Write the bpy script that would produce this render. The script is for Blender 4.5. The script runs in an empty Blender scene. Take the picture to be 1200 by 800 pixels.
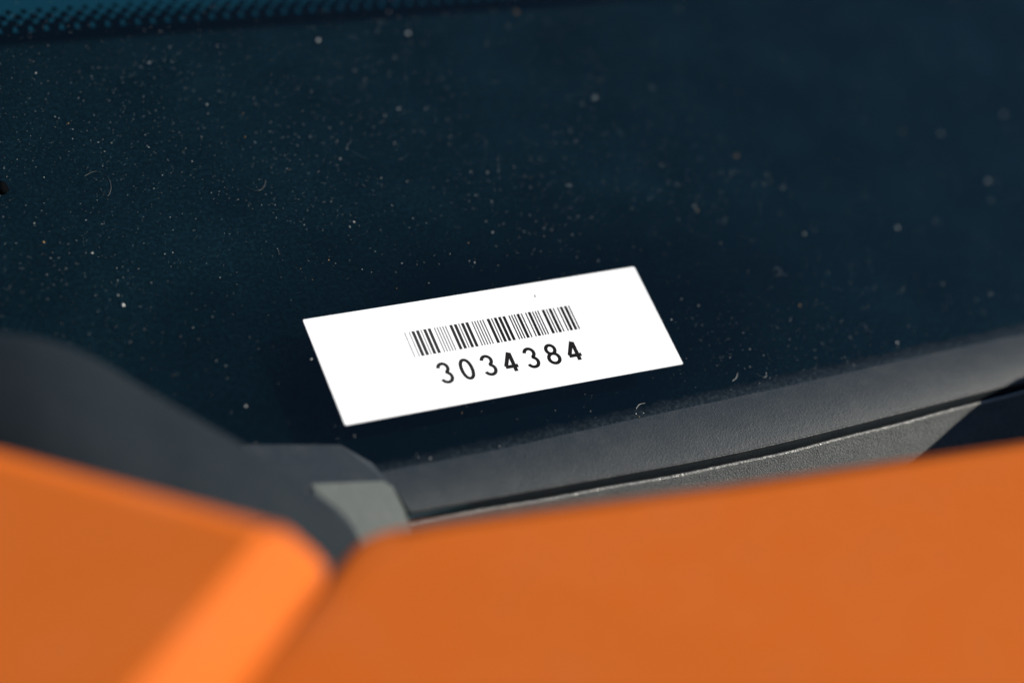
import bpy, bmesh, math, random
from mathutils import Vector, Matrix
R = math.radians
MM = 0.001
random.seed(7)
scene = bpy.context.scene
C = scene.collection

# ------------------------------------------------------------------ camera
cam_d = bpy.data.cameras.new('camera'); cam = bpy.data.objects.new('camera', cam_d); C.objects.link(cam)
cam_d.sensor_width = 36.0; cam_d.lens = 78.0
cam_d.clip_start = 0.01; cam_d.clip_end = 1000.0
cam.matrix_world = Matrix(((0.88200268, 0.19336592, -0.42974515, -0.1448664),
                           (-0.4712228, 0.37062428, -0.80036661, -0.2748863),
                           (0.00451036, 0.90843121, 0.41801004, 0.1432009),
                           (0, 0, 0, 1)))
cam_d.dof.use_dof = True
cam_d.dof.focus_distance = 0.3422
cam_d.dof.aperture_fstop = 6.1
scene.camera = cam

# ------------------------------------------------------------------ sky, sun, exposure
SUN = Vector((0.85, -0.30, 0.43)).normalized()
w = bpy.data.worlds.new('World'); scene.world = w; w.use_nodes = True
wn = w.node_tree.nodes; wl = w.node_tree.links
sky = wn.new('ShaderNodeTexSky'); sky.sky_type = 'NISHITA'; sky.sun_disc = False
sky.sun_elevation = math.asin(SUN.z); sky.sun_rotation = math.atan2(SUN.x, SUN.y)
sky.air_density = 1.0; sky.dust_density = 0.0; sky.ozone_density = 4.5
bg = wn['Background']; bg.inputs['Strength'].default_value = 0.06
wl.new(sky.outputs['Color'], bg.inputs['Color'])
sd = bpy.data.lights.new('sun', 'SUN'); sd.energy = 4.5; sd.angle = R(0.53); sd.color = (1.0, 0.94, 0.84)
so = bpy.data.objects.new('sun', sd); C.objects.link(so)
so.rotation_euler = SUN.to_track_quat('Z', 'Y').to_euler(); so.location = SUN * 2
scene.view_settings.view_transform = 'Standard'; scene.view_settings.look = 'None'
scene.view_settings.gamma = 1.0; scene.view_settings.exposure = 0.85
scene.view_settings.use_curve_mapping = False

# ------------------------------------------------------------------ helpers
GLASS = Matrix.Rotation(R(30), 4, 'X')            # windscreen frame: x along its lower edge, y up the slope, z out of the glass

def obj(name, me, mat, parent=None, world=Matrix.Identity(4)):
    o = bpy.data.objects.new(name, me); C.objects.link(o)
    if mat and not me.materials: me.materials.append(mat)
    o.matrix_world = world
    if parent is not None:
        o.parent = parent
        o.matrix_parent_inverse = PM[parent.name].inverted()
        o.matrix_world = world
    PM[o.name] = world
    return o
PM = {}

def mesh(verts, faces, smooth=False, scale=MM):
    me = bpy.data.meshes.new('mesh')
    me.from_pydata([tuple(c * scale for c in v) for v in verts], [], faces)
    bm = bmesh.new(); bm.from_mesh(me); bmesh.ops.recalc_face_normals(bm, faces=bm.faces); bm.to_mesh(me); bm.free()
    if smooth:
        for p in me.polygons: p.use_smooth = True
    return me

def empty(name, world, parent=None):
    o = bpy.data.objects.new(name, None); C.objects.link(o); o.empty_display_size = 0.01
    o.matrix_world = world; PM[o.name] = world
    return o

def tag(o, label=None, cat=None, group=None, kind=None):
    if label: o['label'] = label
    if cat: o['category'] = cat
    if group: o['group'] = group
    if kind: o['kind'] = kind
    return o

def box_mesh(x0, x1, y0, y1, z0, z1):
    v = [(x, y, z) for z in (z0, z1) for y in (y0, y1) for x in (x0, x1)]
    f = [(0, 1, 3, 2), (4, 5, 7, 6), (0, 1, 5, 4), (1, 3, 7, 5), (3, 2, 6, 7), (2, 0, 4, 6)]
    return mesh(v, f)

def sweep(profile, xs, shift=None):
    """closed profile [(y,z)...] swept along x with end caps"""
    n = len(profile); v = []; f = []
    for i, x in enumerate(xs):
        for (y, z) in profile:
            dx, dy, dz = shift(x, y, z) if shift else (0, 0, 0)
            v.append((x + dx, y + dy, z + dz))
    for i in range(len(xs) - 1):
        for j in range(n):
            k = (j + 1) % n
            f.append((i * n + j, i * n + k, (i + 1) * n + k, (i + 1) * n + j))
    f.append(tuple(range(n))); f.append(tuple((len(xs) - 1) * n + j for j in range(n)))
    return mesh(v, f)

def shade_auto(o, ang=40):
    me = o.data
    for p in me.polygons: p.use_smooth = True
    bm = bmesh.new(); bm.from_mesh(me)
    for e in bm.edges:
        if len(e.link_faces) == 2 and e.calc_face_angle(0) > R(ang): e.smooth = False
    bm.to_mesh(me); bm.free()

# ------------------------------------------------------------------ materials
class N:
    """small node-building helper"""
    def __init__(self, name):
        self.m = bpy.data.materials.new(name); self.m.use_nodes = True
        self.t = self.m.node_tree; self.t.nodes.clear()
        self.out = self.t.nodes.new('ShaderNodeOutputMaterial')
        self.co = self.t.nodes.new('ShaderNodeTexCoord').outputs['Object']
    def n(self, typ, **kw):
        nd = self.t.nodes.new(typ)
        for k, v in kw.items():
            if k.startswith('in_'):
                key = k[3:].replace('_', ' '); s = nd.inputs[key]
                if hasattr(v, 'is_output'): self.t.links.new(v, s)
                else: s.default_value = v
            else: setattr(nd, k, v)
        return nd
    def link(self, a, b): self.t.links.new(a, b)
    def noise(self, scale, detail=2.0, rough=0.5, vec=None):
        return self.n('ShaderNodeTexNoise', in_Vector=vec if vec is not None else self.co, in_Scale=scale, in_Detail=detail, in_Roughness=rough).outputs['Fac']
    def math(self, op, a, b=None, c=None, clamp=False):
        nd = self.t.nodes.new('ShaderNodeMath'); nd.operation = op; nd.use_clamp = clamp
        for i, v in enumerate((a, b, c)):
            if v is None: continue
            if hasattr(v, 'is_output'): self.t.links.new(v, nd.inputs[i])
            else: nd.inputs[i].default_value = v
        return nd.outputs[0]
    def ramp(self, fac, a, b, lo=0.0, hi=1.0):
        nd = self.t.nodes.new('ShaderNodeMapRange'); nd.clamp = True
        self.link(fac, nd.inputs[0])
        for i, v in zip((1, 2, 3, 4), (a, b, lo, hi)): nd.inputs[i].default_value = v
        return nd.outputs[0]
    def mixc(self, fac, a, b):
        nd = self.t.nodes.new('ShaderNodeMix'); nd.data_type = 'RGBA'
        for s, v in ((nd.inputs[0], fac), (nd.inputs[6], a), (nd.inputs[7], b)):
            if hasattr(v, 'is_output'): self.link(v, s)
            elif isinstance(v, tuple): s.default_value = (*v, 1)
            else: s.default_value = v
        return nd.outputs[2]
    def bsdf(self, base, rough=0.5, bump=None, bump_d=0.0001, bump_s=1.0, **kw):
        p = self.t.nodes.new('ShaderNodeBsdfPrincipled')
        for s, v in (('Base Color', base), ('Roughness', rough)):
            if hasattr(v, 'is_output'): self.link(v, p.inputs[s])
            elif isinstance(v, tuple): p.inputs[s].default_value = (*v, 1)
            else: p.inputs[s].default_value = v
        for k, v in kw.items(): p.inputs[k.replace('_', ' ')].default_value = v
        if bump is not None:
            b = self.t.nodes.new('ShaderNodeBump'); b.inputs['Distance'].default_value = bump_d; b.inputs['Strength'].default_value = bump_s
            self.link(bump, b.inputs['Height']); self.link(b.outputs[0], p.inputs['Normal'])
        self.link(p.outputs[0], self.out.inputs['Surface'])
        return self.m

def plastic(name, base, grain=3200, depth=0.00012, rough=0.55, dust=0.25, spec=0.5, speck=0.0):
    k = N(name)
    a = k.noise(grain, 3.0, 0.6)
    b = k.n('ShaderNodeTexVoronoi', feature='SMOOTH_F1', in_Vector=k.co, in_Scale=grain * 0.55).outputs['Distance']
    h = k.math('ADD', a, k.math('MULTIPLY', b, 0.7))
    d = k.ramp(k.noise(260, 4.0, 0.65), 0.42, 0.75, 0.0, dust)
    sp = k.ramp(k.noise(2300, 1.0, 0.5), 0.66, 0.74, 0.0, 0.5)
    c = k.mixc(k.math('ADD', d, k.math('MULTIPLY', sp, dust), None, True), base, (0.23, 0.22, 0.19))
    fs = k.noise(grain * 1.3, 1.0, 0.5)
    c = k.mixc(k.ramp(fs, 0.5, 0.72, 0.0, speck), c, (0.30, 0.30, 0.28))
    r = k.ramp(a, 0.3, 0.7, rough - 0.12, rough + 0.12)
    return k.bsdf(c, r, h, depth, 1.0, IOR=1.45, Specular_IOR_Level=spec)

def paint(name):
    k = N(name)
    fl = k.noise(9000, 1.0, 0.5)
    c = k.mixc(k.ramp(fl, 0.35, 0.65), (0.46, 0.096, 0.0135), (0.56, 0.125, 0.0175))
    d = k.ramp(k.noise(120, 4.0, 0.6), 0.45, 0.8, 0.0, 0.03)
    c = k.mixc(d, c, (0.4, 0.36, 0.3))
    return k.bsdf(c, 0.55, k.noise(300, 2.0), 0.00002, 0.4, Coat_Weight=0.0, Specular_IOR_Level=0.02)

M_PAINT = paint('orange_paint')
M_COWL = plastic('cowl_plastic', (0.023, 0.029, 0.031), 6500, 0.00012, 0.42, 0.06, 0.20, 0.28)
M_FLAP = plastic('flap_rubber', (0.0125, 0.0195, 0.0255), 6500, 0.00005, 0.55, 0.05, 0.30, 0.10)
M_TRIM = plastic('black_trim', (0.0085, 0.013, 0.017), 1800, 0.00002, 0.75, 0.01, 0.10)
M_CLIP = plastic('grey_clip', (0.095, 0.108, 0.100), 2600, 0.00006, 0.6, 0.12)
M_RUBBER = plastic('black_rubber', (0.012, 0.012, 0.012), 2000, 0.00005, 0.7, 0.05)
M_SHADOW_ARM = plastic('shadow_arm_black', (0.014, 0.015, 0.017), 1500, 0.00003, 0.4, 0.03)

k = N('frit_enamel'); M_FRIT = k.bsdf((0.0022, 0.0026, 0.003), 0.8, Specular_IOR_Level=0.0)
k = N('dashboard_skin'); M_DASH = k.bsdf((0.0095, 0.031, 0.049), 0.9, k.noise(900, 3), 0.0003, 1.0)

def glass():
    k = N('windscreen_glass')
    fr = k.n('ShaderNodeFresnel', in_IOR=1.5).outputs[0]
    tr = k.n('ShaderNodeBsdfTransparent', in_Color=(0.52, 0.84, 0.88, 1)).outputs[0]
    gl = k.n('ShaderNodeBsdfGlossy', in_Roughness=0.03).outputs[0]
    bf = k.n('ShaderNodeNewGeometry').outputs['Backfacing']
    fr = k.math('MULTIPLY', fr, k.math('SUBTRACT', 1.0, bf))
    g = k.n('ShaderNodeMixShader', in_Fac=fr); k.link(tr, g.inputs[1]); k.link(gl, g.inputs[2])
    # thin film of dust, left off along the upper strip
    sep = k.n('ShaderNodeSeparateXYZ', in_Vector=k.co)
    x, y = sep.outputs[0], sep.outputs[1]
    up = k.math('ADD', y, k.math('MULTIPLY', x, 0.0898))
    spread = k.ramp(up, 0.0690, 0.0705, 1.0, 0.0)
    dx = k.math('DIVIDE', x, 0.046); dy = k.math('DIVIDE', k.math('ADD', y, 0.003), 0.022)
    rr = k.math('SQRT', k.math('ADD', k.math('MULTIPLY', dx, dx), k.math('MULTIPLY', dy, dy)))
    label_halo = k.ramp(k.math('ADD', rr, k.math('MULTIPLY', k.noise(45, 3), 0.5)), 0.95, 1.75, 0.25, 1.0)  # thinned round the label: a dark reflection put into the film
    film = k.ramp(k.noise(60, 5.0, 0.65), 0.25, 0.8, 0.35, 1.0)
    fine = k.ramp(k.noise(1500, 3.0, 0.7), 0.45, 0.8, 0.4, 1.6)
    f = k.math('MULTIPLY', k.math('MULTIPLY', k.math('MULTIPLY', film, fine), k.math('MULTIPLY', spread, label_halo)), 0.037)
    # dust gathered along the flap
    gath = k.ramp(k.math('ADD', k.math('ADD', y, k.math('MULTIPLY', x, 0.0225)), k.math('MULTIPLY', k.math('SUBTRACT', k.noise(300, 4, 0.7), 0.5), 0.0024)), -0.0163, -0.0190, 0.0, 0.075)
    f = k.math('ADD', f, k.math('MULTIPLY', gath, fine))
    f = k.math('MULTIPLY', f, k.math('SUBTRACT', 1.0, bf))
    du = k.n('ShaderNodeBsdfDiffuse', in_Color=k.mixc(k.ramp(gath, 0.0, 0.012), (0.09, 0.37, 0.50), (0.29, 0.38, 0.42))).outputs[0]  # the film's blue stands for sky reflected in the glass
    mx = k.n('ShaderNodeMixShader', in_Fac=f); k.link(g.outputs[0], mx.inputs[1]); k.link(du, mx.inputs[2])
    k.link(mx.outputs[0], k.out.inputs['Surface'])
    return k.m
M_GLASS = glass()

k = N('label_stock'); M_LABEL = k.bsdf(k.mixc(k.ramp(k.noise(200, 3), 0.4, 0.7), (0.86, 0.86, 0.85), (0.82, 0.82, 0.81)), 0.45, k.noise(3000, 2), 0.00001, 0.3)
def ink(name, strength):
    k = N(name)
    # faint print; towards the left, overexposure spill is painted into the ink
    geo = k.n('ShaderNodeNewGeometry').outputs['Position']
    sx = k.n('ShaderNodeSeparateXYZ', in_Vector=geo).outputs[0]
    fade = k.ramp(sx, -0.0145, 0.004, strength, 0.0)
    fade = k.math('MULTIPLY', fade, k.ramp(k.noise(2500, 2, 0.6), 0.3, 0.7, 0.7, 1.15), None, True)
    return k.bsdf(k.mixc(fade, (0.006, 0.005, 0.005), (0.75, 0.74, 0.72)), 0.6, Specular_IOR_Level=0.08)
M_INK_WIDE = ink('print_ink_wide', 0.05)
M_INK_NARROW = ink('print_ink_narrow', 0.62)
M_INK_DIGIT = ink('print_ink_digit', 0.02)

# ================================================================== the car corner
car = empty('car', Matrix.Translation((0, 0, -0.05)))
tag(car, 'orange car seen at its windscreen base where bonnet, fender and black cowl meet', 'car')

# ---- windscreen glass, frit print, dashboard
gl = obj('windscreen', box_mesh(-150, 240, -26.2, 150, -4.0, 0.0), M_GLASS, car, GLASS)
tag(gl, 'dark dusty windscreen glass with black printed border')
ROW0, SL, PITCH, RS = 81.3, -0.088, 2.55, 1.28        # dotted border rows: y = ROW0 + SL*x
def row_y(x, r): return ROW0 + SL * x - r * RS
SOLID = 3.6
xs = [-150, 240]
fv = [(-150, -26, -4.06), (240, -26, -4.06), (240, row_y(240, SOLID), -4.06), (-150, row_y(-150, SOLID), -4.06)]
obj('frit_band', mesh(fv, [(0, 1, 2, 3)]), M_FRIT, gl, GLASS)
disc_v = [(math.cos(i * math.pi / 7), math.sin(i * math.pi / 7), 0) for i in range(14)]
disc = mesh(disc_v, [tuple(range(14))], scale=1.0); disc.materials.append(M_FRIT)
rad = {0: 0.56, 1: 0.76, 2: 0.92, 3: 1.04}
for r in range(4):
    for i in range(52):
        x = -66 + i * PITCH + (PITCH / 2 if r % 2 else 0)
        rr = rad[r] * MM
        Mx = GLASS @ Matrix.Translation((x * MM, row_y(x, r) * MM, (-4.05 - 0.004 * r) * MM)) @ Matrix.Diagonal((rr, rr, 1, 1))
        obj('frit_dot', disc, None, gl, Mx)
obj('dashboard', box_mesh(-180, 280, 20, 260, -45, -35), M_DASH, car, GLASS)

# ---- cowl: soft flap lying on the glass, groove, textured panel
def frange(a, b, n): return [a + (b - a) * i / (n - 1) for i in range(n)]
flap_prof = [(-19.0, 0.03), (-19.5, 0.20), (-20.4, 0.46), (-21.6, 0.70), (-23.0, 0.82), (-24.4, 0.78), (-25.6, 0.60), (-26.3, 0.42), (-26.6, 0.30), (-26.75, 0.10), (-26.8, -3.5), (-26.3, -3.5), (-26.25, 0.02)]
def drop(x):                                   # the seam runs a little lower on the glass towards the right
    v = 0.077 * (x + 24); return 1.2 + 0.5 * math.log(math.exp(-v / 0.5) + math.exp(-4.1 / 0.5))
def flap_shift(x, y, z):
    wob = 0.06 * math.sin(x * 0.11) + 0.03 * math.sin(x * 0.53 + 1)
    t = max(0.0, min(1.0, (y + 26.75) / 7.75))
    top = (0.4 - 0.0225 * x) * t
    bow = 1.2 * math.exp(-((x + 26) / 12.0) ** 2) - 0.0 * t
    return (0 if x > -25 else -1.6 * t, wob * t + top + 0.4 * bow * t + drop(x) * (1 - t), 0.02 * math.sin(x * 0.4) * t)
fl = obj('cowl_flap', sweep(flap_prof, frange(-25.6, 170, 120), flap_shift), M_FLAP, car, GLASS); shade_auto(fl, 50)
tag(fl, 'soft dark grey cowl flap lying along the glass edge')

panel_prof = [(-27.95, -4.5), (-27.9, -0.55), (-28.02, -0.1), (-28.25, 0.15), (-28.6, 0.22), (-28.95, 0.08), (-29.3, -0.15), (-30.5, -0.55), (-34, -1.7), (-40, -3.9), (-52, -9.5), (-78, -22), (-80, -24), (-60, -20), (-40, -10)]
def panel_shift(x, y, z):
    bow = 1.0 * math.exp(-((x + 26) / 14.0) ** 2)
    return (0, drop(x) + 0.06 * math.sin(x * 0.3), 0.03 * math.sin(x * 0.9) * (1 if z > -1 else 0))
pn = obj('cowl_panel', sweep(panel_prof, frange(-27.0, 170, 110), panel_shift), M_COWL, car, GLASS); shade_auto(pn, 60)
tag(pn, 'grained grey plastic cowl panel with a thin bright lip')
def bead(name, y, z, r, x0, mat, parent, sh):
    prof = [(y + r * math.cos(a * 0.7854), z + r * math.sin(a * 0.7854)) for a in range(8)]
    o = obj(name, sweep(prof, frange(x0, 170, 160), sh), mat, parent, GLASS); shade_auto(o, 70)
M_BEAD = plastic('flap_edge', (0.03, 0.034, 0.036), 3500, 0.00006, 0.42, 0.12, 0.5)  # lighter than the flap: its edge highlight is part of the colour
M_LIP = plastic('panel_lip', (0.12, 0.12, 0.113), 3500, 0.00018, 0.30, 0.5, 0.7)  # far paler than the panel: the lip's highlight is painted in
bead('flap_bead', -26.5, 0.28, 0.20, -25.4, M_BEAD, fl, lambda x, y, z: flap_shift(x, -26.75, z))
bead('panel_lip', -28.3, 0.04, 0.32, -26.4, M_LIP, pn, lambda x, y, z: (0, panel_shift(x, y, z)[1] + 0.03 * math.sin(x * 2.3), 0.03 * math.sin(x * 3.1) + 0.03 * math.sin(x * 7.7)))
obj('groove_seal', box_mesh(-40, 170, -34, -24.5, -8.5, -5.2), M_RUBBER, car, GLASS)

# ---- corner clip where flap and pillar trim meet: a dark upper facet, a pale lower facet
v = [(-45, -7.8, 0.1), (-31.0, -11.6, 0.1), (-27.6, -15.9, 0.1), (-27.9, -21.8, 3.4), (-39.4, -19.6, 3.4), (-47.5, -16, 3.4)]
v2 = [(x, y, -3.4) for x, y, z in v]
n = 6; f = [tuple(range(n)), tuple(range(n, 2 * n))] + [(i, (i + 1) % n, n + (i + 1) % n, n + i) for i in range(n)]
cs = obj('pillar_seal', mesh([(x, y, z if z > 1 else 0.25) for x, y, z in v] + [(x, y, 0.02) for x, y, z in v], f), M_FLAP, car, GLASS)
v = [(-40.2, -19.3, 5.6), (-28.4, -21.9, 5.6), (-28.0, -27.9, 5.2), (-28.6, -31.8, 4.9), (-37.2, -36.8, 4.6), (-42.2, -30.8, 4.9)]
cb = mesh(v + [(x, y, -4.4) for x, y, z in v], f)
bm = bmesh.new(); bm.from_mesh(cb); bmesh.ops.bevel(bm, geom=[e for e in bm.edges], offset=0.0008, segments=3, affect='EDGES'); bm.to_mesh(cb); bm.free()
cc = obj('corner_clip', cb, M_CLIP, car, GLASS)
tag(cc, 'pale grey plastic corner clip')

# ---- black pillar trim sweeping round the windscreen corner
U = [(-112, 4.5, 25.6), (-91.4, -7.8, 25.3), (-80.0, -14.5, 24.4), (-74.1, -17.1, 23.0), (-69.4, -19.6, 20.6), (-64.0, -23.3, 16.6), (-58.6, -27.1, 12.7),
     (-51.6, -29.9, 7.3), (-45.5, -32.3, 1.8), (-41.5, -34.1, -2.3), (-39.3, -35.1, -6.9), (-40.4, -36.2, -11.5)]
def catmull(P, n=4):
    P = [Vector(p) for p in P]; out = []
    for i in range(len(P) - 1):
        a, b, c, d = P[max(i - 1, 0)], P[i], P[i + 1], P[min(i + 2, len(P) - 1)]
        for j in range(n):
            t = j / n
            out.append(0.5 * ((2 * b) + (c - a) * t + (2 * a - 5 * b + 4 * c - d) * t * t + (3 * b - a - 3 * c + d) * t ** 3))
    out.append(P[-1]); return out
Uc = catmull(U)
verts = []; faces = []
for i, p in enumerate(Uc):
    t = i / (len(Uc) - 1)
    fwd = Vector((-4 - 6 * t, -30, -13)) if t < 0.7 else Vector((-10, -30 + 40 * (t - 0.7), -13))
    fw = fwd.normalized(); L = fwd.length
    upv = Vector((0, -0.35, 0.93))
    back = Vector((0.3, 0.55, -0.78))
    prof = [p + back * 16, p + back * 6, p + back * 2.2 - upv * 0.2, p + back * 0.7 - upv * 0.05, p, p + fw * 1.2 + upv * 0.25, p + fw * 5 + upv * 0.8, p + fw * 14 + upv * 1.0, p + fw * L, p + fw * L + Vector((0, 0, -12))]
    verts += [tuple(q) for q in prof]
nn = 10
for i in range(len(Uc) - 1):
    for j in range(nn - 1):
        faces.append((i * nn + j, i * nn + j + 1, (i + 1) * nn + j + 1, (i + 1) * nn + j))
tr = obj('pillar_trim', mesh(verts, faces, True), M_TRIM, car)
md = tr.modifiers.new('thick', 'SOLIDIFY'); md.thickness = 0.0015; md.offset = -1
tag(tr, 'curved dull black trim at the foot of the pillar')

# ---- painted panels: a plane outline, rolled edges, slightly crowned top
def rounded(poly, radii, seg=8):
    out = []; n = len(poly)
    for i in range(n):
        a, b, c = Vector(poly[i - 1]), Vector(poly[i]), Vector(poly[(i + 1) % n]); r = radii[i]
        if r <= 0: out.append(b); continue
        u = (a - b).normalized(); v = (c - b).normalized()
        p0 = b + u * r; p1 = b + v * r
        for s in range(seg + 1):
            t = s / seg; out.append((1 - t) ** 2 * p0 + 2 * t * (1 - t) * b + t * t * p1)
    return out

def panel(name, pts3, radii, normal, profs, weights, crown, label):
    """pts3 world outline (mm); profs two edge profiles (out, down); weights per corner choose between them"""
    nrm = Vector(normal).normalized(); o = Vector(pts3[0])
    e1 = Vector((1, 0, 0)); e1 = (e1 - nrm * e1.dot(nrm)).normalized(); e2 = nrm.cross(e1)
    p2 = [((Vector(p) - o).dot(e1), (Vector(p) - o).dot(e2)) for p in pts3]
    base = [Vector((x, y)) for x, y in p2]
    out = rounded(p2, radii)
    # resample so the roll is smooth
    dens = []
    for i in range(len(out)):
        a, b = out[i], out[(i + 1) % len(out)]
        k = max(1, int((b - a).length / 2.5))
        dens += [a.lerp(b, j / k) for j in range(k)]
    out = dens; n = len(out)
    area = sum(out[i].x * out[(i + 1) % n].y - out[(i + 1) % n].x * out[i].y for i in range(n))
    sgn = 1 if area > 0 else -1
    cen = sum(out, Vector((0, 0))) / n
    def wt(p):
        best = None
        for i in range(len(base)):
            a, b = base[i], base[(i + 1) % len(base)]; ab = b - a
            t = max(0, min(1, (p - a).dot(ab) / ab.dot(ab))); d = (p - a - ab * t).length
            if best is None or d < best[0]: best = (d, weights[i])
        return best[1]
    ws = [wt(p) for p in out]
    for _ in range(1): ws = [(ws[i - 1] + ws[i] * 2 + ws[(i + 1) % n]) / 4 for i in range(n)]
    nor = []
    for i in range(n):
        d = (out[(i + 1) % n] - out[i - 1]).normalized(); nor.append(Vector((d.y, -d.x)) * sgn)
    rings = []
    for s in (0.9, 0.75, 0.6, 0.45, 0.32, 0.2, 0.12, 0.06, 0.03):
        rings.append([(cen + (p - cen) * (1 - s), crown * (1 - (1 - s) ** 2)) for p in out])
    for j in range(len(profs[0])):
        ring = []
        for i, p in enumerate(out):
            q = [profs[0][j][c] * (1 - ws[i]) + profs[1][j][c] * ws[i] for c in (0, 1)]
            ring.append((p + nor[i] * q[0], -q[1]))
        rings.append(ring)
    v = []; f = []
    for ring in rings:
        for p, h in ring: v.append(tuple(o + e1 * p.x + e2 * p.y + nrm * h))
    for r in range(len(rings) - 1):
        for i in range(n):
            k = (i + 1) % n
            f.append((r * n + i, r * n + k, (r + 1) * n + k, (r + 1) * n + i))
    f.append(tuple(range(n)))
    me = mesh(v, f, True)
    ob = obj(name, me, M_PAINT, car)
    tag(ob, label)
    return ob

thin = [(-2.2, 0.05), (-1.4, 0.22), (-0.8, 0.55), (-0.35, 1.0), (-0.08, 1.6), (0.0, 2.4), (0.0, 5.0), (-0.3, 9.0)]
wide = [(-2.0, 0.10), (-1.3, 0.45), (-0.7, 1.0), (0.6, 2.7), (2.2, 4.8), (3.4, 6.5), (3.3, 7.7), (-2.5, 8.6)]
# bonnet: left edge, rounded rear corner, rear edge
hood_pts = [(-115, -98.5, -4.4), (-60.0, -65.2, 6.8), (-48.6, -56.2, 9.2), (-30.0, -60.6, 9.4), (-3.0, -67.3, 9.7), (37.7, -76.2, 10.3), (150, -105, 11.6), (135, -190, -6), (-95, -190, -20)]
panel('bonnet', hood_pts, [0, 4, 5, 6, 0, 0, 0, 0, 0], (-0.06, -0.2, 0.98), (thin, thin), [0] * 9, 1.2, 'orange bonnet panel with rounded rear corner')
fen_pts = [(-150, 14, 31), (-89.5, -47.4, 25.1), (-64.9, -75.6, 22.0), (-104.4, -104.1, 11.2), (-170, -150, -6), (-200, -80, 8)]
panel('fender', fen_pts, [0, 0, 1.5, 0, 0, 0], (-0.12, -0.2, 0.97), (thin, wide), [0, 0, 1, 1, 0, 0], 0.8, 'orange fender with a sunlit shoulder along the bonnet gap')

# ---- assumed arm out of view, outlined to cast the shadow wedge on the cowl
edge = [(84, -51), (87.5, -43.5), (91.8, -39.4), (105.5, -32.6), (114, -30.4), (140, -28.5), (175, -26)]
low = [(175, -47), (140, -52), (110, -58), (90, -64), (84, -66)]
def prism(poly, z0, z1):
    n = len(poly)
    return mesh([(x, y, z0) for x, y in poly] + [(x, y, z1) for x, y in poly],
                [tuple(range(n)), tuple(range(n, 2 * n))] + [(i, (i + 1) % n, n + (i + 1) % n, n + i) for i in range(n)])
wa = obj('shadow_arm', prism(edge + low, 18.4, 19.4), M_SHADOW_ARM, car, GLASS)
obj('shadow_arm_post', prism([(125 + 7 * math.cos(i * 0.5236), -44 + 7 * math.sin(i * 0.5236)) for i in range(12)], -8, 18.3), M_SHADOW_ARM, wa, GLASS)

# ================================================================== the label
LM = GLASS @ Matrix.Rotation(R(-2.89), 4, 'Z')
lab = empty('barcode_label', LM)
tag(lab, 'white rectangular barcode label printed 3034384 stuck on the dark windscreen', 'label')
TH = 0.14
st = box_mesh(-28.5, 28.5, -9.95, 9.95, 0.01, TH)
bm = bmesh.new(); bm.from_mesh(st)
bmesh.ops.bevel(bm, geom=[e for e in bm.edges if abs(e.verts[0].co.z - e.verts[1].co.z) > 1e-5], offset=0.00012, segments=2, affect='EDGES')
bm.to_mesh(st); bm.free()
stock = obj('label_stock', st, M_LABEL, lab, LM)
CODE = {'0': '000110100', '3': '101100000', '4': '000110001', '8': '100100100', '*': '010010100'}
X0, X1, Y0, Y1 = -13.85, 14.45, -0.18, 4.56
RATIO = 2.25
nx = (X1 - X0) / (9 * (6 + 3 * RATIO) + 8)
bars = {0: box_mesh(0, nx * 0.95, 0, Y1 - Y0, 0, 0.012), 1: box_mesh(nx * 0.08, nx * RATIO * 0.96, 0, Y1 - Y0, 0, 0.012)}
bars[0].materials.append(M_INK_NARROW); bars[1].materials.append(M_INK_WIDE)
x = X0
for ch in '*3034384*':
    for i, b in enumerate(CODE[ch]):
        wd = nx * (RATIO if b == '1' else 1)
        if i % 2 == 0:
            obj('bar', bars[int(b)], None, stock, LM @ Matrix.Translation((x * MM, Y0 * MM, (TH + 0.002) * MM)))
        x += wd
    x += nx

def arc(cx, cy, rx, ry, a0, a1, n=22, p=1.0):
    out = []
    for i in range(n + 1):
        a = R(a0 + (a1 - a0) * i / n); c, s = math.cos(a), math.sin(a)
        out.append((cx + rx * math.copysign(abs(c) ** p, c), cy + ry * math.copysign(abs(s) ** p, s)))
    return out
STROKES = {
    '0': [arc(0, 0, 0.84, 1.74, 90, 450, 40, 0.92)],
    '3': [arc(-0.02, 0.90, 0.76, 0.83, 172, -62, 26) + arc(-0.02, -0.83, 0.86, 0.90, 68, -163, 30)],
    '8': [arc(0, 0.90, 0.72, 0.82, 90, 450, 32), arc(0, -0.82, 0.87, 0.92, 90, 450, 34)],
    '4': [[(0.38, -1.93), (0.38, 1.60)], [(0.30, 1.72), (-0.98, -0.82)], [(-1.08, -0.93), (1.02, -0.93)]],
}
def ribbon(pl, w, closed):
    v = []; f = []; n = len(pl)
    for i, (x, y) in enumerate(pl):
        a = pl[i - 1] if i > 0 else (pl[-2] if closed else pl[0]); b = pl[i + 1] if i < n - 1 else (pl[1] if closed else pl[-1])
        d = Vector((b[0] - a[0], b[1] - a[1])).normalized(); nn = Vector((-d.y, d.x)) * w / 2
        v += [(x + nn.x, y + nn.y), (x - nn.x, y - nn.y)]
    for i in range(n - 1): f.append((2 * i, 2 * i + 1, 2 * i + 3, 2 * i + 2))
    return v, f
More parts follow.
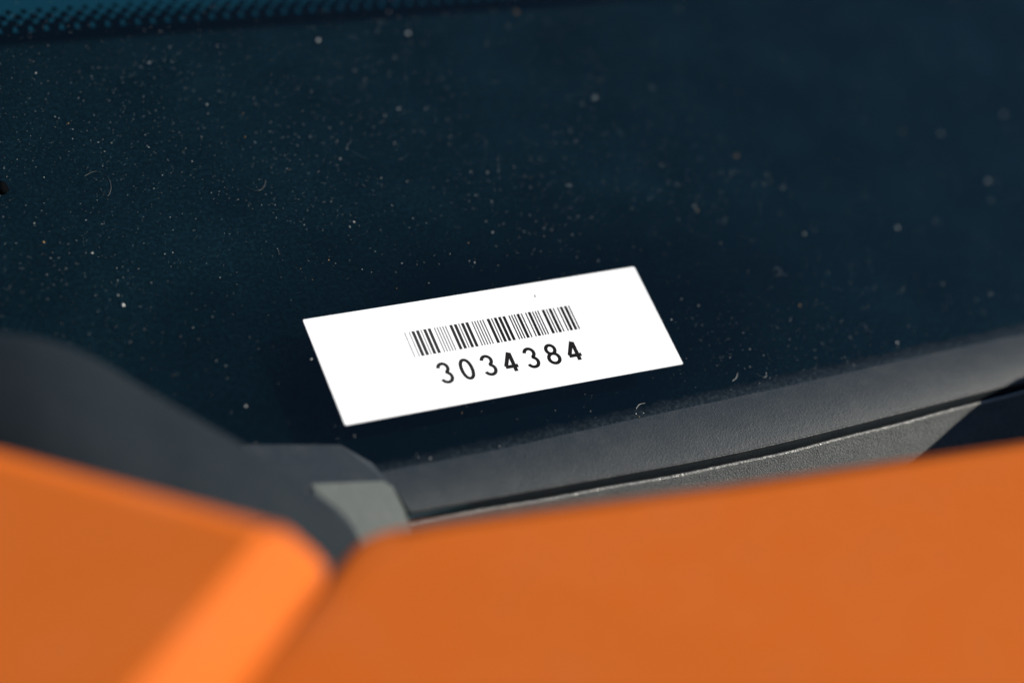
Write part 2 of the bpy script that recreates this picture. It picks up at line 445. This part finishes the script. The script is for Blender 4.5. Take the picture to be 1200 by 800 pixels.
for i, ch in enumerate('3034384'):
    w_ = 0.55 + 0.006 * i
    V = []; F = []
    for s, pl in enumerate(STROKES[ch]):
        v, f = ribbon(pl, w_ * (1.12 if ch == '4' else 1), pl[0] == pl[-1] or (abs(pl[0][0] - pl[-1][0]) + abs(pl[0][1] - pl[-1][1]) < 1e-4))
        b = len(V); V += [(p[0], p[1], 0.002 * s) for p in v]; F += [tuple(q + b for q in t) for t in f]
    me = bpy.data.meshes.new('digit'); me.from_pydata([(a * MM, b * MM, c * MM) for a, b, c in V], [], F)
    bm = bmesh.new(); bm.from_mesh(me)
    bmesh.ops.solidify(bm, geom=bm.faces[:], thickness=0.000006); bm.to_mesh(me); bm.free()
    obj('digit', me, M_INK_DIGIT, stock, LM @ Matrix.Translation(((-10.17 + 3.635 * i) * MM, -3.92 * MM, (TH + 0.012) * MM)))

# ================================================================== dust, grit, lint on the glass
def dust_mat(name, c):
    k = N(name)
    return k.bsdf(k.mixc(k.noise(700, 2), tuple(q * 0.55 for q in c), c), 0.8)
M_DUST = dust_mat('pale_dust', (0.42, 0.42, 0.38)); M_TAN = dust_mat('tan_dust', (0.45, 0.27, 0.10)); M_WHITE = dust_mat('white_grit', (0.75, 0.75, 0.70))
def ground_h(x, y):
    if y < -19 and y > -26.4: return min(0.55, (-19 - y) * 0.085)
    return 0.0
def grain_verts(x, y, r, V, F, z=None):
    b = len(V); h = (ground_h(x, y) if z is None else z)
    a = random.random() * 6.28; ca, sa = math.cos(a), math.sin(a)
    el = random.uniform(0.6, 1.0); fl_ = random.uniform(0.4, 0.8)
    for (px, py, pz) in ((1, 0, 0), (0, el, 0), (-1, 0, 0), (0, -el, 0), (0, 0, fl_), (0, 0, -0.4)):
        j = random.uniform(0.75, 1.2)
        qx, qy = px * ca - py * sa, px * sa + py * ca
        V.append((x + qx * r * j, y + qy * r * j, h + 0.02 + r * 0.4 + pz * r * j))
    for t in ((0, 1, 4), (1, 2, 4), (2, 3, 4), (3, 0, 4), (1, 0, 5), (2, 1, 5), (3, 2, 5), (0, 3, 5)): F.append(tuple(q + b for q in t))
def density(x, y):
    d = 0.55
    e = math.hypot((x - 2) / 46, (y + 2) / 20)
    d *= max(0.12, min(1, (e - 0.75) * 1.2))
    if y + 0.0898 * x > 70: d *= 0.5
    d += 0.65 * math.exp(-((x + 25) / 32) ** 2 - ((y - 52) / 18) ** 2)
    d += 0.9 * math.exp(-((x - 46) / 20) ** 2 - ((y + 10) / 8) ** 2)
    d += 0.5 * math.exp(-((x - 32) / 25) ** 2 - ((y - 22) / 10) ** 2)
    if x > 60: d *= 0.6
    d *= 0.55 + 0.9 * (0.5 + 0.5 * math.sin(x * 0.17 + 2 * math.sin(y * 0.11)) * math.sin(y * 0.23 + math.sin(x * 0.07)))
    return d
def in_label(x, y):
    a = R(2.89); u = x * math.cos(a) - y * math.sin(a); v = x * math.sin(a) + y * math.cos(a)
    return abs(u) < 28.9 and abs(v) < 10.3
V = []; F = []; cnt = 0
while cnt < 11500:
    x = random.uniform(-80, 150); y = random.uniform(-22, 88)
    if in_label(x, y) or random.random() > density(x, y): continue
    if y < -18.5 and random.random() > 0.35: continue
    r = min(0.22, 0.034 * math.exp(random.gauss(0, 0.55)))
    grain_verts(x, y, r, V, F); cnt += 1
du = obj('dust', mesh(V, F), M_DUST, None, GLASS)
tag(du, 'fine pale dust specks scattered over the dark windscreen', 'dust', kind='stuff')

SPECKS = [(39.19, 44.27, .26, 2), (-53.32, 20.41, .30, 2), (-3.67, 66.25, .28, 2), (12.4, 64.83, .34, 2), (79.74, 5.37, .27, 2), (102.88, 10.93, .42, 0), (100.1, 23.07, .25, 0), (115.39, 24.54, .32, 0), (92.78, 25.02, .22, 1),
          (53.44, -5.53, .22, 1), (66.37, -16.66, .24, 2), (58.56, 26.58, .2, 1), (39.88, 36.1, .16, 0), (33.96, 66.03, .26, 1), (3.12, 15.49, .15, 2), (-19.69, 21.38, .12, 1), (-41.95, -1.48, .18, 2), (61.92, -0.57, .12, 0), (56.41, -18.78, .12, 0),
          (71.55, -20.2, .16, 1), (15.93, -18.07, .14, 2), (-29.4, 4.11, .2, 2), (30.2, -2.83, .16, 2), (25.95, 26.86, .16, 2), (45.54, 16.97, .18, 1), (3.9, 48.87, .18, 0), (-22.32, 46.89, .11, 2), (-23.56, 48.27, .11, 1), (-60.99, 34.61, .18, 1), (-50.08, 56.79, .1, 1),
          (-46.76, 52.06, .1, 2), (-51.78, 68.14, .14, 2), (-3.06, 26.28, .09, 2), (-5.45, 29.55, .09, 2), (-23.62, 18.32, .14, 1), (-53.4, 22.4, .15, 0), (17.21, -18.24, .1, 2), (-7.7, -17.97, .18, 2), (-20.5, -16.6, .13, 2), (-18.81, -17.2, .13, 2), (-28.33, -10.56, .16, 0), (16.23, -18.7, .1, 1),
          (38.53, 63.06, .14, 0), (61.89, 21.5, .2, 0), (52.99, 1.18, .11, 0), (88.84, -11.68, .2, 0)]
for kind, mt, nm, lb in ((0, M_DUST, 'grey_grit', 'grey grit grains lying loose on the dusty windscreen'), (1, M_TAN, 'tan_grit', 'tan sand grains lying loose on the dusty windscreen'), (2, M_WHITE, 'white_grit', 'bright white grit grains lying loose on the dusty windscreen')):
    V = []; F = []
    for (x, y, r, k_) in SPECKS:
        if k_ == kind: grain_verts(x, y, r * 1.05, V, F)
    for _ in range(26):
        x = random.uniform(-65, 110); y = random.uniform(-17, 70)
        if in_label(x, y): continue
        grain_verts(x, y, random.uniform(0.05, 0.10), V, F)
    tag(obj(nm, mesh(V, F), mt, None, GLASS), lb, 'grit', kind='stuff')

def fibre(name, pts, r, label, group=None, mt=M_DUST):
    P = catmull([(x, y, 0.05) for x, y in pts], 5); V = []; F = []
    for i, p in enumerate(P):
        d = (P[min(i + 1, len(P) - 1)] - P[max(i - 1, 0)]).normalized(); s = d.cross(Vector((0, 0, 1)))
        V += [tuple(p + s * r), tuple(p + Vector((0, 0, r * 1.6))), tuple(p - s * r)]
    for i in range(len(P) - 1):
        for j in range(3):
            k = (j + 1) % 3; F.append((3 * i + j, 3 * i + k, 3 * i + 3 + k, 3 * i + 3 + j))
    F += [(0, 1, 2), tuple(len(V) - 3 + j for j in range(3))]
    o = obj(name, mesh(V, F), mt, None, GLASS)
    tag(o, label, 'lint', group)
G = 'lint fibres on the windscreen'
M_LINT = dust_mat('lint_fibre', (0.10, 0.10, 0.095))
fibre('lint_fibre', [(-27.2, 38.4), (-26.0, 37.3), (-24.6, 37.4), (-23.5, 38.9)], 0.028, 'faint hooked lint fibre in the dust beyond the label top edge', G, M_LINT)
fibre('lint_fibre', [(-51.0, 45.8), (-49.0, 46.4), (-47.6, 44.8), (-47.8, 42.6), (-48.9, 41.2), (-49.6, 43.0)], 0.028, 'faint leaf shaped lint loop in the dust near the dotted border', G, M_LINT)
for pts, lb_ in (([(53.0, 2.6), (53.9, 2.2), (53.6, 1.3), (54.4, 0.8)], 'tiny pale kinked lint fibre on bare glass off the label short edge'),
                ([(62.0, -11.5), (62.8, -12.0), (62.5, -12.9), (63.2, -13.6)], 'small pale zigzag lint fibre midway between label and right end of the cowl'),
                ([(39.2, -16.1), (39.8, -17.0), (40.5, -17.0), (40.9, -16.3)], 'small pale cup shaped lint curl close to the cowl flap'),
                ([(34.5, -16.4), (35.4, -16.0), (36.1, -15.2)], 'short pale bent lint fibre beside the cup shaped curl'),
                ([(16.4, -17.2), (17.3, -16.6), (18.3, -16.6)], 'short pale lint fibre between the label long edge and the cowl flap')):
    fibre('lint_fibre', pts, 0.04, lb_, G)
# a tar spot and a printed flaw
me = mesh([(1.1 * math.cos(a * 0.3927) * (1 + 0.12 * math.sin(3 * a)), 1.5 * math.sin(a * 0.3927), 0.02) for a in range(16)] + [(0, 0, 0.35)], [(i, (i + 1) % 16, 16) for i in range(16)] + [tuple(range(16))], True)
tag(obj('tar_spot', me, M_FRIT, None, GLASS @ Matrix.Translation((-0.0640, 0.0463, 0.0))), 'small round black tar spot on the dusty windscreen', 'spot')
fl_ = mesh([(0, 0, 0), (0.22, 0.05, 0), (0.26, 0.5, 0), (0.08, 0.62, 0), (0.1, 0.3, 0.05)], [(0, 1, 4), (1, 2, 4), (2, 3, 4), (3, 0, 4), (0, 1, 2, 3)])
tag(obj('soot_fleck', fl_, M_INK_DIGIT, None, LM @ Matrix.Translation((0.00945, 0.0071, (TH + 0.002) * MM))), 'tiny dark fleck on the white label above the barcode', 'fleck')
